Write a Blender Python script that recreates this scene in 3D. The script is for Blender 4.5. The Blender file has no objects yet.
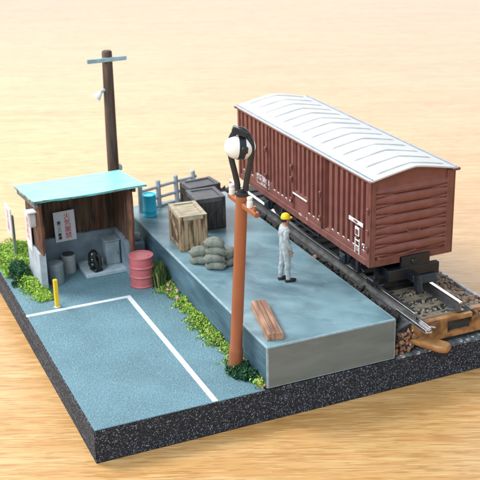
import bpy, bmesh, math, random
from mathutils import Vector, Matrix, Euler
R = math.radians
rng = random.Random(11)
C = bpy.context.scene.collection
sc = bpy.context.scene
# ------------------------------------------------------------------ camera (1 unit = 1 cm of the model)
H, T = 0.777, 0.606                 # platform height, base slab thickness
fw = Vector((0.3656849, 0.85736386, -0.36221786)); rt = Vector((0.91615465, -0.40020154, -0.02234682)); up = Vector((0.1641195, 0.32367568, 0.93182554))
cd = bpy.data.cameras.new('camera'); cam = bpy.data.objects.new('camera', cd); C.objects.link(cam)
M = Matrix((rt, up, -fw)).transposed().to_4x4(); M.translation = Vector((-3.5531, -14.4039, 8.9404))
cam.matrix_world = M
cd.sensor_width = 36; cd.lens = 1078.85 / 480 * 36
cd.shift_x = -1.4 / 480; cd.shift_y = -6.1 / 480
cd.clip_start = 0.5; cd.clip_end = 1000
cd.dof.use_dof = True; cd.dof.focus_distance = 17.4; cd.dof.aperture_fstop = 1.15
sc.camera = cam
# ------------------------------------------------------------------ light
w = bpy.data.worlds.new('World'); sc.world = w; w.use_nodes = True
bg = w.node_tree.nodes['Background']; bg.inputs[0].default_value = (0.82, 0.92, 1.0, 1); bg.inputs[1].default_value = 0.78
def area(name, d, dist, sx, sy, power, col, aim=(4, 3, 0)):
    l = bpy.data.lights.new(name, 'AREA'); l.shape = 'RECTANGLE'; l.size = sx; l.size_y = sy; l.energy = power; l.color = col
    o = bpy.data.objects.new(name, l); C.objects.link(o)
    d = Vector(d).normalized(); o.location = Vector(aim) + d * dist
    o.rotation_euler = (-d).to_track_quat('-Z', 'Y').to_euler(); return o
area('key_light', (-0.62, 0.62, 1.0), 40, 13, 13, 15500, (1.0, 0.975, 0.94))
area('window_light', (0.36, 0.93, 0.30), 170, 180, 76, 102000, (1.0, 0.94, 0.91))
area('left_light', (-1.0, -0.50, 0.95), 50, 26, 20, 17500, (0.84, 0.93, 1.0))
sc.view_settings.view_transform = 'Standard'; sc.view_settings.look = 'None'; sc.view_settings.exposure = 0.0; sc.view_settings.gamma = 1
sc.render.engine = 'CYCLES'; sc.cycles.use_denoising = True; sc.cycles.max_bounces = 6

# ------------------------------------------------------------------ materials
def mat(name, col, rough=0.6, metal=0.0, var=0.15, scale=4.0, col2=None, bump=0.0, bscale=None, stretch=(1, 1, 1), rot=(0, 0, 0), spec=0.5, detail=4, ramp=(0.35, 0.65), speck=None):
    m = bpy.data.materials.new(name); m.use_nodes = True; nt = m.node_tree; N = nt.nodes; L = nt.links
    b = N['Principled BSDF']; b.inputs['Roughness'].default_value = rough; b.inputs['Metallic'].default_value = metal
    b.inputs['Specular IOR Level'].default_value = spec
    tc = N.new('ShaderNodeTexCoord'); mp = N.new('ShaderNodeMapping'); m0 = N.new('ShaderNodeMapping'); L.new(tc.outputs['Object'], m0.inputs[0]); L.new(m0.outputs[0], mp.inputs[0])
    mp.inputs['Scale'].default_value = stretch; m0.inputs['Rotation'].default_value = rot
    nz = N.new('ShaderNodeTexNoise'); nz.inputs['Scale'].default_value = scale; nz.inputs['Detail'].default_value = detail; L.new(mp.outputs[0], nz.inputs[0])
    rp = N.new('ShaderNodeValToRGB'); L.new(nz.outputs[0], rp.inputs[0])
    c2 = col2 if col2 else tuple(max(0, c * (1 - var * 2)) for c in col)
    rp.color_ramp.elements[0].position = ramp[0]; rp.color_ramp.elements[1].position = ramp[1]
    rp.color_ramp.elements[0].color = (*c2, 1); rp.color_ramp.elements[1].color = (*col, 1)
    out = rp.outputs[0]
    if speck:   # (scale, threshold, colour) fine specks
        s = N.new('ShaderNodeTexVoronoi'); s.inputs['Scale'].default_value = speck[0]
        dn = N.new('ShaderNodeTexNoise'); dn.inputs['Scale'].default_value = speck[0] * 1.6; L.new(tc.outputs['Object'], dn.inputs[0])
        dm = N.new('ShaderNodeVectorMath'); dm.operation = 'MULTIPLY_ADD'; dm.inputs[1].default_value = (1.1 / speck[0],) * 3; L.new(dn.outputs['Color'], dm.inputs[0]); L.new(tc.outputs['Object'], dm.inputs[2]); L.new(dm.outputs[0], s.inputs['Vector'])
        sp_ = N.new('ShaderNodeSeparateColor'); L.new(s.outputs['Color'], sp_.inputs[0])
        ra = N.new('ShaderNodeMapRange'); ra.inputs[1].default_value = 1 - speck[1]; ra.inputs[2].default_value = 1.0; ra.inputs[3].default_value = 0.0; ra.inputs[4].default_value = 0.75; L.new(sp_.outputs[0], ra.inputs[0])
        ls_ = N.new('ShaderNodeMath'); ls_.operation = 'SUBTRACT'; L.new(ra.outputs[0], ls_.inputs[0]); L.new(s.outputs['Distance'], ls_.inputs[1])
        r2 = N.new('ShaderNodeMath'); r2.operation = 'MULTIPLY'; r2.use_clamp = True; r2.inputs[1].default_value = 6; L.new(ls_.outputs[0], r2.inputs[0])
        mx = N.new('ShaderNodeMix'); mx.data_type = 'RGBA'
        L.new(r2.outputs[0], mx.inputs[0]); L.new(out, mx.inputs[6]); mx.inputs[7].default_value = (*speck[2], 1); out = mx.outputs[2]
    L.new(out, b.inputs['Base Color'])
    if bump:
        n2 = N.new('ShaderNodeTexNoise'); n2.inputs['Scale'].default_value = bscale or scale * 4; n2.inputs['Detail'].default_value = 5; L.new(mp.outputs[0], n2.inputs[0])
        bp = N.new('ShaderNodeBump'); bp.inputs['Strength'].default_value = bump; bp.inputs['Distance'].default_value = 0.02
        L.new(n2.outputs[0], bp.inputs['Height']); L.new(bp.outputs[0], b.inputs['Normal'])
    return m
def streaks(m, scale, stretch, lo, hi, colr, rot=(0, 0, 0), amt=1.0):
    """overlay thin scratch marks"""
    nt = m.node_tree; N = nt.nodes; L = nt.links; b = N['Principled BSDF']
    src = b.inputs['Base Color'].links[0].from_socket
    tc = N.new('ShaderNodeTexCoord'); mp = N.new('ShaderNodeMapping'); m0 = N.new('ShaderNodeMapping'); L.new(tc.outputs['Object'], m0.inputs[0]); L.new(m0.outputs[0], mp.inputs[0]); mp.inputs['Scale'].default_value = stretch; m0.inputs['Rotation'].default_value = rot
    s = N.new('ShaderNodeTexNoise'); s.inputs['Scale'].default_value = scale; s.inputs['Detail'].default_value = 3; L.new(mp.outputs[0], s.inputs[0])
    r = N.new('ShaderNodeValToRGB'); r.color_ramp.elements[0].position = lo; r.color_ramp.elements[1].position = hi; r.color_ramp.elements[1].color = (amt, amt, amt, 1); s.inputs['Distortion'].default_value = 0.35; L.new(s.outputs[0], r.inputs[0])
    mx = N.new('ShaderNodeMix'); mx.data_type = 'RGBA'; L.new(r.outputs[0], mx.inputs[0]); L.new(src, mx.inputs[6]); mx.inputs[7].default_value = (*colr, 1)
    L.new(mx.outputs[2], b.inputs['Base Color']); return m
GR = -math.atan2(rt.y, rt.x)
m_table = mat('table_oak', (0.60, 0.35, 0.142), 0.36, scale=1.0, col2=(0.52, 0.265, 0.080), stretch=(0.14, 1.1, 1), rot=(0, 0, GR), detail=5, ramp=(0.3, 0.65), bump=0.08, bscale=6, spec=0.4)
streaks(m_table, 3.0, (0.12, 1.5, 1), 0.46, 0.70, (0.63, 0.39, 0.165), (0, 0, GR))
streaks(m_table, 6.5, (0.15, 2.0, 1), 0.50, 0.66, (0.42, 0.20, 0.065), (0, 0, GR), 0.62)
streaks(m_table, 11, (0.16, 2.2, 1), 0.54, 0.64, (0.70, 0.47, 0.22), (0, 0, GR), 0.6)
streaks(m_table, 17, (0.13, 1.5, 1), 0.55, 0.62, (0.36, 0.165, 0.05), (0, 0, GR), 0.55)
m_foam = mat('black_foam_board', (0.028, 0.033, 0.047), 0.9, scale=20, col2=(0.006, 0.007, 0.011), speck=(60, 0.42, (0.24, 0.28, 0.34)), bump=0.6, bscale=24)
m_asph = mat('grey_asphalt', (0.145, 0.28, 0.34), 0.75, scale=0.9, col2=(0.105, 0.205, 0.245), speck=(60, 0.45, (0.22, 0.375, 0.435)), bump=0.9, bscale=30)
streaks(m_asph, 34, (1, 1, 1), 0.50, 0.66, (0.10, 0.17, 0.20))
m_line = mat('white_road_paint', (0.80, 0.83, 0.86), 0.6, scale=8, col2=(0.66, 0.70, 0.74), bump=0.2)
m_conc = mat('concrete_top_blue_lit', (0.17, 0.29, 0.335), 0.44, scale=0.7, col2=(0.085, 0.155, 0.19), bump=0.10, bscale=9, detail=7)  # platform top: blue window light is mixed into the grey concrete colour
streaks(m_conc, 1.6, (0.7, 1.6, 1), 0.42, 0.85, (0.225, 0.355, 0.405), (0, 0, 0.9))
streaks(m_conc, 9, (0.25, 3.5, 1), 0.62, 1.0, (0.36, 0.46, 0.50), (0, 0, 0.25))
streaks(m_conc, 8, (3.5, 0.3, 1), 0.63, 1.0, (0.36, 0.46, 0.50), (0, 0, -0.2))
streaks(m_conc, 2.4, (1, 1, 1), 0.56, 0.80, (0.075, 0.135, 0.16), amt=0.7)
streaks(m_conc, 60, (1, 1, 1), 0.70, 0.74, (0.40, 0.50, 0.53), amt=0.6)
m_concf = mat('concrete_face', (0.155, 0.19, 0.195), 0.45, scale=1.2, col2=(0.115, 0.145, 0.15), bump=0.12, stretch=(0.6, 1, 1.3), detail=7)
streaks(m_concf, 30, (1, 1, 1), 0.62, 0.72, (0.07, 0.09, 0.09), amt=0.5)
streaks(m_concf, 2.5, (0.5, 1, 1.6), 0.40, 0.80, (0.19, 0.225, 0.23))
m_concs = mat('concrete_side_blue_lit', (0.078, 0.155, 0.20), 0.6, scale=2.4, col2=(0.040, 0.085, 0.115), stretch=(1, 0.4, 1.4), bump=0.2, detail=6)  # platform side: same concrete, with the bluish light in its colour
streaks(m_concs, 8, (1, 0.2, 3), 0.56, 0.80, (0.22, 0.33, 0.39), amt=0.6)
m_edge = mat('worn_pale_edge', (0.30, 0.41, 0.45), 0.7, scale=9, col2=(0.20, 0.29, 0.33), stretch=(1, 1, 1), ramp=(0.3, 0.7))
m_brown = mat('boxcar_brown', (0.225, 0.080, 0.063), 0.48, scale=5, col2=(0.185, 0.062, 0.048), bump=0.04)
m_brown2 = mat('boxcar_frame_brown', (0.21, 0.074, 0.058), 0.45, scale=5, bump=0.04)
m_wroof = mat('boxcar_roof_white', (0.56, 0.56, 0.55), 0.6, scale=2, col2=(0.51, 0.51, 0.505))
m_wrib = mat('roof_rib_grey', (0.52, 0.525, 0.52), 0.55, scale=2)
m_gut = mat('gutter_blue_grey', (0.26, 0.34, 0.46), 0.35, scale=6)
streaks(m_brown, 6, (1, 1, .35), 0.58, 0.75, (0.15, 0.062, 0.05), amt=0.45)
streaks(m_wroof, 3, (1, 1, 1), 0.56, 0.75, (0.46, 0.46, 0.45), amt=0.5)
m_white = mat('white_print_and_glint', (0.82, 0.80, 0.80), 0.6, scale=20, col2=(0.68, 0.64, 0.64))
m_black = mat('black_plastic', (0.012, 0.015, 0.019), 0.35, scale=6)
m_blackp = mat('black_painted_metal', (0.02, 0.026, 0.034), 0.33, scale=9, bump=0.15)
m_steel = mat('bright_steel', (0.62, 0.63, 0.65), 0.22, 0.95, scale=8, col2=(0.5, 0.5, 0.52))
m_rail = mat('rail_side_steel', (0.30, 0.30, 0.30), 0.38, 0.7, scale=6, col2=(0.20, 0.19, 0.18))
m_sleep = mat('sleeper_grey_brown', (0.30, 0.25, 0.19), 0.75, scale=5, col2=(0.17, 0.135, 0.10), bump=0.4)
m_sleepd = mat('shaded_sleeper', (0.05, 0.045, 0.04), 0.8, scale=5, col2=(0.025, 0.022, 0.02), bump=0.4)  # darker sleeper copy, shade under the boxcar is in its colour
m_bed = mat('dark_roadbed', (0.06, 0.063, 0.066), 0.85, scale=7, col2=(0.026, 0.027, 0.028), bump=0.8, bscale=14)
m_tan = mat('tan_plastic', (0.46, 0.235, 0.085), 0.36, scale=3.2, col2=(0.27, 0.125, 0.045), bump=0.08)
m_st1 = mat('ballast_rust', (0.36, 0.18, 0.11), 0.9, scale=6, bump=0.5)
m_st2 = mat('ballast_grey', (0.27, 0.25, 0.21), 0.9, scale=6, bump=0.5)
m_st3 = mat('ballast_dark', (0.055, 0.045, 0.04), 0.9, scale=6, bump=0.5)
m_stb = mat('rubble_black', (0.018, 0.016, 0.016), 0.9, scale=6, bump=0.5)
m_st4 = mat('ballast_sand', (0.50, 0.36, 0.25), 0.9, scale=6, bump=0.5)
m_turq = mat('turquoise_roof_paint', (0.26, 0.71, 0.68), 0.45, scale=2.2, col2=(0.17, 0.60, 0.58), bump=0.25, bscale=8, stretch=(1, 3, 1))
m_turqe = mat('worn_roof_edge', (0.20, 0.50, 0.46), 0.7, scale=5, col2=(0.20, 0.105, 0.05), ramp=(0.45, 0.55))
m_wood = mat('dark_weathered_planks', (0.17, 0.095, 0.06), 0.8, scale=5, col2=(0.045, 0.028, 0.021), stretch=(3.5, 3.5, 0.35), bump=0.5, bscale=14)
m_wood2 = mat('reddish_rough_wood', (0.23, 0.10, 0.055), 0.8, scale=5, col2=(0.09, 0.04, 0.024), stretch=(2, 2, 0.6), bump=0.6)
m_cwall = mat('blue_grey_render', (0.27, 0.335, 0.39), 0.8, scale=3, col2=(0.16, 0.21, 0.25), bump=0.4)
m_cpale = mat('pale_render', (0.50, 0.56, 0.61), 0.8, scale=3, col2=(0.33, 0.39, 0.45), bump=0.4)
m_pad = mat('pad_concrete', (0.46, 0.55, 0.59), 0.8, scale=5, col2=(0.34, 0.42, 0.46), bump=0.3)
m_can = mat('blue_grey_can', (0.27, 0.335, 0.36), 0.55, scale=5, bump=0.15)
m_can2 = mat('pale_grey_can', (0.48, 0.49, 0.49), 0.6, scale=5, col2=(0.34, 0.36, 0.37), bump=0.15)
m_cabin = mat('grey_cabinet_paint', (0.28, 0.35, 0.385), 0.45, scale=5, bump=0.1)
m_pink = mat('pink_drum_paint', (0.58, 0.155, 0.165), 0.5, scale=3, col2=(0.50, 0.12, 0.13), bump=0.15)
streaks(m_pink, 9, (1, 1, .6), 0.62, 0.72, (0.42, 0.10, 0.09), amt=0.5)
m_cyan = mat('cyan_drum_paint', (0.04, 0.60, 0.85), 0.45, scale=3, col2=(0.03, 0.54, 0.80), bump=0.1)
m_yel = mat('yellow_post_paint', (0.90, 0.58, 0.01), 0.45, scale=5, col2=(0.85, 0.52, 0.01))
m_helm = mat('yellow_helmet', (0.90, 0.60, 0.01), 0.35, scale=5, var=0.05)
m_fence = mat('pale_grey_fence_paint', (0.44, 0.49, 0.52), 0.65, scale=6, col2=(0.32, 0.37, 0.40), bump=0.2)
m_pole = mat('orange_brown_post_paint', (0.36, 0.115, 0.045), 0.36, scale=3, col2=(0.30, 0.090, 0.036), bump=0.08, stretch=(1, 1, .4))
m_upole = mat('dark_brown_utility_wood', (0.115, 0.066, 0.048), 0.75, scale=4, col2=(0.05, 0.03, 0.023), stretch=(2.5, 2.5, 0.35), bump=0.5, bscale=12)
m_xarm = mat('pale_blue_grey_crossarm', (0.34, 0.47, 0.52), 0.6, scale=5, bump=0.1)
m_globe = mat('white_lamp_globe', (0.84, 0.85, 0.83), 0.25, scale=3, var=0.02)
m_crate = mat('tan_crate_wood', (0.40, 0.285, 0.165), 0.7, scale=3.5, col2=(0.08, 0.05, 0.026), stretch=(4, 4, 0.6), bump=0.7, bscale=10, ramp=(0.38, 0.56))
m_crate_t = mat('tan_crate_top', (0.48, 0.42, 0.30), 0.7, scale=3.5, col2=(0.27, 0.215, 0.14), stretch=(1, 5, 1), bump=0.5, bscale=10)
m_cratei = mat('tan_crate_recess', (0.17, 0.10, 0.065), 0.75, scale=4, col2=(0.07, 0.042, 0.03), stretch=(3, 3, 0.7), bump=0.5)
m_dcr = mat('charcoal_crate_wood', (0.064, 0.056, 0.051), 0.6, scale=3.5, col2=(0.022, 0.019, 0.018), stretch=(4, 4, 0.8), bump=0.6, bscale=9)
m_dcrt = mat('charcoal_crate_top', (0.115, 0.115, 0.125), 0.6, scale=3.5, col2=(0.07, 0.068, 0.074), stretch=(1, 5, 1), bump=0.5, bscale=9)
m_bag = mat('grey_sandbag', (0.25, 0.265, 0.22), 0.8, scale=6, col2=(0.13, 0.145, 0.12), bump=0.5, bscale=24)
m_plank = mat('brown_plank_wood', (0.45, 0.255, 0.16), 0.55, scale=3, col2=(0.24, 0.115, 0.07), stretch=(5, 0.4, 3), bump=0.3, ramp=(0.38, 0.6))
m_cloth = mat('pale_blue_grey_overall', (0.46, 0.515, 0.52), 0.85, scale=9, col2=(0.32, 0.37, 0.385), bump=0.5, bscale=20)
m_skin = mat('skin', (0.42, 0.22, 0.15), 0.6, scale=9, var=0.08)
m_hair = mat('dark_hair', (0.012, 0.012, 0.016), 0.6)
m_g1 = mat('grass_yellow_green', (0.40, 0.60, 0.07), 0.8, scale=7, col2=(0.24, 0.45, 0.05))
m_g2 = mat('grass_mid_green', (0.15, 0.36, 0.05), 0.8, scale=7)
m_g3 = mat('grass_straw', (0.55, 0.52, 0.16), 0.8, scale=7)
m_g4 = mat('shrub_dark_green', (0.012, 0.085, 0.032), 0.7, scale=7, col2=(0.006, 0.04, 0.018))
m_g5 = mat('shrub_mid_green', (0.03, 0.15, 0.055), 0.7, scale=7)
m_g6 = mat('moss_brown_green', (0.10, 0.11, 0.035), 0.8, scale=7)
m_pet = mat('pink_petal', (0.75, 0.30, 0.55), 0.6, var=0.05)
m_peto = mat('orange_petal', (0.80, 0.42, 0.22), 0.6, var=0.05)
m_red = mat('red_lettering', (0.72, 0.05, 0.09), 0.6, scale=20, col2=(0.62, 0.05, 0.08))
m_ink = mat('black_lettering', (0.012, 0.012, 0.02), 0.6)
m_paper = mat('white_poster_paper', (0.86, 0.86, 0.90), 0.7, scale=3, col2=(0.82, 0.82, 0.86))
m_paper2 = mat('pale_board', (0.74, 0.75, 0.78), 0.7, scale=3, col2=(0.60, 0.62, 0.66))

# ------------------------------------------------------------------ helpers
def thing(name, label, cat, loc=(0, 0, 0), rot=(0, 0, 0), group=None):
    o = bpy.data.objects.new(name, None); C.objects.link(o); o.empty_display_size = 0.1
    o.location = loc; o.rotation_euler = rot; tag(o, label, cat, group); return o
def tag(o, label=None, cat=None, group=None, kind=None):
    if label: o['label'] = label
    if cat: o['category'] = cat
    if group: o['group'] = group
    if kind: o['kind'] = kind
    return o
def obj(name, bm, mats, parent=None, loc=None, smooth=None, label=None):
    me = bpy.data.meshes.new(name); bmesh.ops.recalc_face_normals(bm, faces=bm.faces) if smooth != 'keep' else None
    bm.to_mesh(me); bm.free()
    for m in (mats if isinstance(mats, (list, tuple)) else [mats]): me.materials.append(m)
    o = bpy.data.objects.new(name, me); C.objects.link(o)
    if parent: o.parent = parent
    if loc: o.location = loc
    if smooth:
        me.polygons.foreach_set('use_smooth', [True] * len(me.polygons))
        try: me.set_sharp_from_angle(angle=R(38))
        except Exception: pass
    if label: o['label'] = label
    return o
def NB(): return bmesh.new()
def box(bm, c, s, rot=None, bevel=0.0, mi=0, seg=1):
    r = bmesh.ops.create_cube(bm, size=1); vs = r['verts']
    bmesh.ops.scale(bm, vec=s, verts=vs)
    if bevel:
        es = list({e for v in vs for e in v.link_edges})
        q = bmesh.ops.bevel(bm, geom=es, offset=bevel, segments=seg, affect='EDGES', profile=0.6)
        vs = list({v for f in q['faces'] for v in f.verts} | {v for v in vs if v.is_valid})
    if rot: bmesh.ops.rotate(bm, cent=(0, 0, 0), matrix=Euler(rot).to_matrix(), verts=vs)
    bmesh.ops.translate(bm, vec=c, verts=vs)
    for f in {f for v in vs for f in v.link_faces}: f.material_index = mi
    return vs
def bar(bm, a, b, wd, th, bevel=0, mi=0):
    a, b = Vector(a), Vector(b); d = b - a; q = d.to_track_quat('X', 'Z')
    return box(bm, (a + b) / 2, (d.length, wd, th), rot=q.to_euler(), bevel=bevel, mi=mi)
def tube(bm, pts, rad, seg=10, mi=0, cap=True):
    pts = [Vector(p) for p in pts]; rads = rad if isinstance(rad, (list, tuple)) else [rad] * len(pts)
    rings = []; prev = None
    for i, p in enumerate(pts):
        d = (pts[min(i + 1, len(pts) - 1)] - pts[max(i - 1, 0)]).normalized()
        if prev is None:
            n = d.cross(Vector((0.13, 0.2, 1))); n = n.normalized() if n.length > 1e-3 else d.cross(Vector((1, 0, 0))).normalized()
        else: n = (prev - d * prev.dot(d)).normalized()
        prev = n; bn = d.cross(n)
        rings.append([bm.verts.new(p + (n * math.cos(2 * math.pi * k / seg) + bn * math.sin(2 * math.pi * k / seg)) * rads[i]) for k in range(seg)])
    for a, b in zip(rings, rings[1:]):
        for k in range(seg): bm.faces.new((a[k], a[(k + 1) % seg], b[(k + 1) % seg], b[k])).material_index = mi
    if cap:
        bm.faces.new(rings[0][::-1]).material_index = mi; bm.faces.new(rings[-1]).material_index = mi
def lathe(bm, prof, seg=28, c=(0, 0, 0), mi=0, wob=0.0):
    rings = []
    for r, z in prof:
        rings.append([bm.verts.new((c[0] + r * math.cos(2 * math.pi * k / seg) * (1 + wob * math.sin(3 * k)), c[1] + r * math.sin(2 * math.pi * k / seg), c[2] + z)) for k in range(seg)])
    for a, b in zip(rings, rings[1:]):
        for k in range(seg): bm.faces.new((a[k], a[(k + 1) % seg], b[(k + 1) % seg], b[k])).material_index = mi
    bm.faces.new(rings[0][::-1]).material_index = mi; bm.faces.new(rings[-1]).material_index = mi
def prism(bm, poly, z0, z1, mi=0, bevel=0):
    a = [bm.verts.new((x, y, z0)) for x, y in poly]; b = [bm.verts.new((x, y, z1)) for x, y in poly]; n = len(poly)
    fs = [bm.faces.new(a[::-1]), bm.faces.new(b)] + [bm.faces.new((a[i], a[(i + 1) % n], b[(i + 1) % n], b[i])) for i in range(n)]
    for f in fs: f.material_index = mi
    if bevel: bmesh.ops.bevel(bm, geom=list({e for f in fs[:2] for e in f.edges}), offset=bevel, segments=2, affect='EDGES')
def blob(bm, c, s, sub=2, noise=0.0, rot=None, mi=0, rg=rng):
    r = bmesh.ops.create_icosphere(bm, subdivisions=sub, radius=1); vs = r['verts']
    for v in vs:
        v.co *= 1 + rg.uniform(-noise, noise)
    bmesh.ops.scale(bm, vec=s, verts=vs)
    if rot: bmesh.ops.rotate(bm, cent=(0, 0, 0), matrix=Euler(rot).to_matrix(), verts=vs)
    bmesh.ops.translate(bm, vec=c, verts=vs)
    for f in {f for v in vs for f in v.link_faces}: f.material_index = mi
def grid(bm, fn, us, vs, mi=0, sel=None):
    g = [[bm.verts.new(fn(u, v)) for v in vs] for u in us]
    for i in range(len(us) - 1):
        for j in range(len(vs) - 1): bm.faces.new((g[i][j], g[i + 1][j], g[i + 1][j + 1], g[i][j + 1])).material_index = mi
    return g
def text(name, body, size, m, parent, org, xa, ya, thick=0.002, sp=1.0, sx=1.0, align='CENTER', bold=0.0):
    cu = bpy.data.curves.new(name, 'FONT'); cu.body = body; cu.size = size; cu.align_x = align; cu.align_y = 'CENTER'; cu.extrude = thick; cu.space_line = sp; cu.offset = bold; cu.resolution_u = 3
    t = bpy.data.objects.new('tmp', cu); C.objects.link(t); bpy.context.view_layer.update()
    me = bpy.data.meshes.new_from_object(t.evaluated_get(bpy.context.evaluated_depsgraph_get())); bpy.data.objects.remove(t)
    xa = Vector(xa).normalized(); ya = Vector(ya).normalized(); za = xa.cross(ya)
    mm = Matrix((xa * sx, ya, za)).transposed().to_4x4(); mm.translation = Vector(org); me.transform(mm)
    me.materials.clear(); me.materials.append(m); me.name = name
    o = bpy.data.objects.new(name, me); C.objects.link(o); o.parent = parent; return o

# ================================================================== SETTING
bm = NB(); box(bm, (0, 40, -T - 1), (400, 400, 2)); tag(obj('table', bm, m_table), kind='structure')

# ================================================================== DIORAMA BASE
XR, YB = 8.10, 8.6
base = thing('diorama_base', 'thick square black foam board base with white specks carrying the railway scene', 'model base')
bm = NB(); x0 = 0.0
ny = 60; prof = []
def slab_pt(x, y, z): return (x, y, z)
box(bm, ((XR) / 2, YB / 2, -T / 2 - 0.01), (XR, YB, T - 0.02), bevel=0.015)
bmesh.ops.subdivide_edges(bm, edges=bm.edges[:], cuts=5, use_grid_fill=True)
for v in bm.verts:
    if v.co.z < -0.03: v.co.x += rng.uniform(-.006, .006); v.co.y += rng.uniform(-.006, .006)
obj('foam_board', bm, m_foam, base)
bm = NB(); box(bm, (2.95 / 2 + 0.012, YB / 2, -0.008), (2.95, YB - 0.01, 0.022), bevel=0.008); obj('asphalt_surface', bm, m_asph, base)
bm = NB(); box(bm, ((5.47 + XR) / 2, YB / 2, -0.008), (XR - 5.47 - .02, YB - 0.01, 0.022)); obj('trackside_surface', bm, mat('speckled_grey_ground', (0.16, 0.18, 0.19), 0.85, scale=10, col2=(0.06, 0.07, 0.08), speck=(20, 0.5, (0.6, 0.63, 0.65)), bump=0.6), base)
LX, LY = 2.11, 4.60
bm = NB(); box(bm, (LX / 2, LY, 0.0055), (LX, 0.095, 0.005)); obj('painted_line', bm, m_line, base)
bm = NB(); box(bm, (LX - .045, (LY - .0475) / 2 + .005, 0.0055), (0.095, LY - .0475 - .01, 0.005)); obj('painted_line', bm, m_line, base)
bm = NB(); box(bm, (XR - 0.045, YB / 2, 0.09), (0.07, YB - .02, 0.20), bevel=0.01); obj('kerb_strip', bm, mat('white_kerb_card', (0.62, 0.65, 0.68), 0.6, scale=6), base)

# ================================================================== LOADING PLATFORM
PX0, PX1, PY1 = 2.994, 5.46, 7.62
pf = thing('loading_platform', 'long blue-grey concrete loading platform with worn pale edges beside the railway track', 'platform')
bm = NB(); box(bm, ((PX0 + PX1) / 2, PY1 / 2 + .003, H / 2), (PX1 - PX0, PY1, H), bevel=0.03, seg=2)
bm.normal_update()
for f in bm.faces:
    n = f.normal
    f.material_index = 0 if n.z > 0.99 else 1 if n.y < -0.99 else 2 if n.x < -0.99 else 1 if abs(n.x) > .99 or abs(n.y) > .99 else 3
obj('concrete_block', bm, [m_conc, m_concf, m_concs, m_edge], pf)

# ================================================================== RAILWAY TRACK
XC = 6.46; ZR = 0.70
tr = thing('railway_track', 'straight model railway track on dark roadbed under the brown boxcar', 'railway track')
bm = NB()
prof = [(5.475, 0.004), (5.475, 0.30), (5.70, 0.44), (5.88, 0.505), (5.965, 0.505), (5.99, 0.47), (6.93, 0.47), (6.95, 0.505), (7.2, 0.49), (7.5, 0.18), (7.62, 0.004)]
a = [bm.verts.new((x, 0.22, z)) for x, z in prof]; b = [bm.verts.new((x, YB - .02, z)) for x, z in prof]
for i in range(len(prof) - 1): bm.faces.new((a[i], a[i + 1], b[i + 1], b[i]))
bm.faces.new(a[::-1]); bm.faces.new(b); obj('roadbed', bm, m_bed, tr)
n = 0; y = 0.36
while y < YB - .2:
    bm = NB(); box(bm, (XC, y, 0.488), (1.02 if n else 0.84, 0.17, 0.05), bevel=0.008)
    for s in (-1, 1):
        if n < 8: box(bm, (XC + s * 0.20, y, 0.516), (0.07, 0.05, 0.008), mi=1)
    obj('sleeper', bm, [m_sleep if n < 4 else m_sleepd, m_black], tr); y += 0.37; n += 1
for s in (-1, 1):
    xr = XC + s * 0.475
    bm = NB()
    box(bm, (xr, (YB + .2) / 2, 0.525), (0.16, YB - .24, 0.02), mi=1); box(bm, (xr, (YB + .2) / 2, 0.60), (0.03, YB - .24, 0.13), mi=1)
    box(bm, (xr, (YB + .2) / 2, 0.680), (0.078, YB - .24, 0.035), bevel=0.006, mi=0)
    obj('rail', bm, [m_steel, m_rail], tr)
bm = NB()   # rail joiner with two prongs, left rail
xr = XC - 0.475
box(bm, (xr - .085, 0.22, 0.55), (0.035, 0.98, 0.075), bevel=.006); box(bm, (xr + .055, 0.16, 0.55), (0.035, 0.70, 0.07), bevel=.006); box(bm, (xr - .02, 0.22, 0.512), (0.17, 0.90, 0.014))
box(bm, (xr + .085, -0.17, 0.57), (0.035, 0.15, 0.03), rot=(0, 0, .6), bevel=.006); box(bm, (xr - .03, -.26, .53), (.10, .06, .035), rot=(0, 0, -.3), bevel=.008)
obj('rail_joiner', bm, m_steel, tr)
bm = NB()   # tan end frame with rectangular cavity
Y0, Y1 = 0.14, 0.28
def fr(x0, x1, z0, z1): box(bm, ((x0 + x1) / 2, (Y0 + Y1) / 2, (z0 + z1) / 2), (x1 - x0, Y1 - Y0, z1 - z0))
fr(5.90, 6.62, 0.10, 0.49); fr(6.62, 7.14, 0.10, 0.19); fr(6.62, 7.14, 0.41, 0.49); fr(7.14, 7.62, 0.10, 0.40); 
box(bm, (6.88, .29, .28), (.52, .02, .24), mi=1); box(bm, (6.75, 0.33, .455), (1.5, .12, .07))
obj('end_frame', bm, [mat('stained_tan_plastic', (0.42, 0.205, 0.07), 0.45, scale=4.5, col2=(0.13, 0.065, 0.032), bump=0.2, ramp=(.36, .6)), mat('cavity_brown', (.05, .03, .02), .9)], tr)
bm = NB()   # tan tongue
path = [(5.60, .34, .10), (5.66, .33, .16), (5.76, .33, .20), (5.88, .27, .215), (6.00, .14, .205), (6.12, -.03, .19), (6.22, -.17, .175), (6.29, -.27, .165), (6.335, -.325, .16), (6.35, -.35, .158)]
tube(bm, path, [.05, .06, .075, .10, .125, .14, .145, .135, .10, .04], 20)
for v in bm.verts: v.co.z = .17 + max(-.08, min(.060, (v.co.z - .17) * .9))
obj('coupling_tongue', bm, m_tan, tr, smooth=True)

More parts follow.
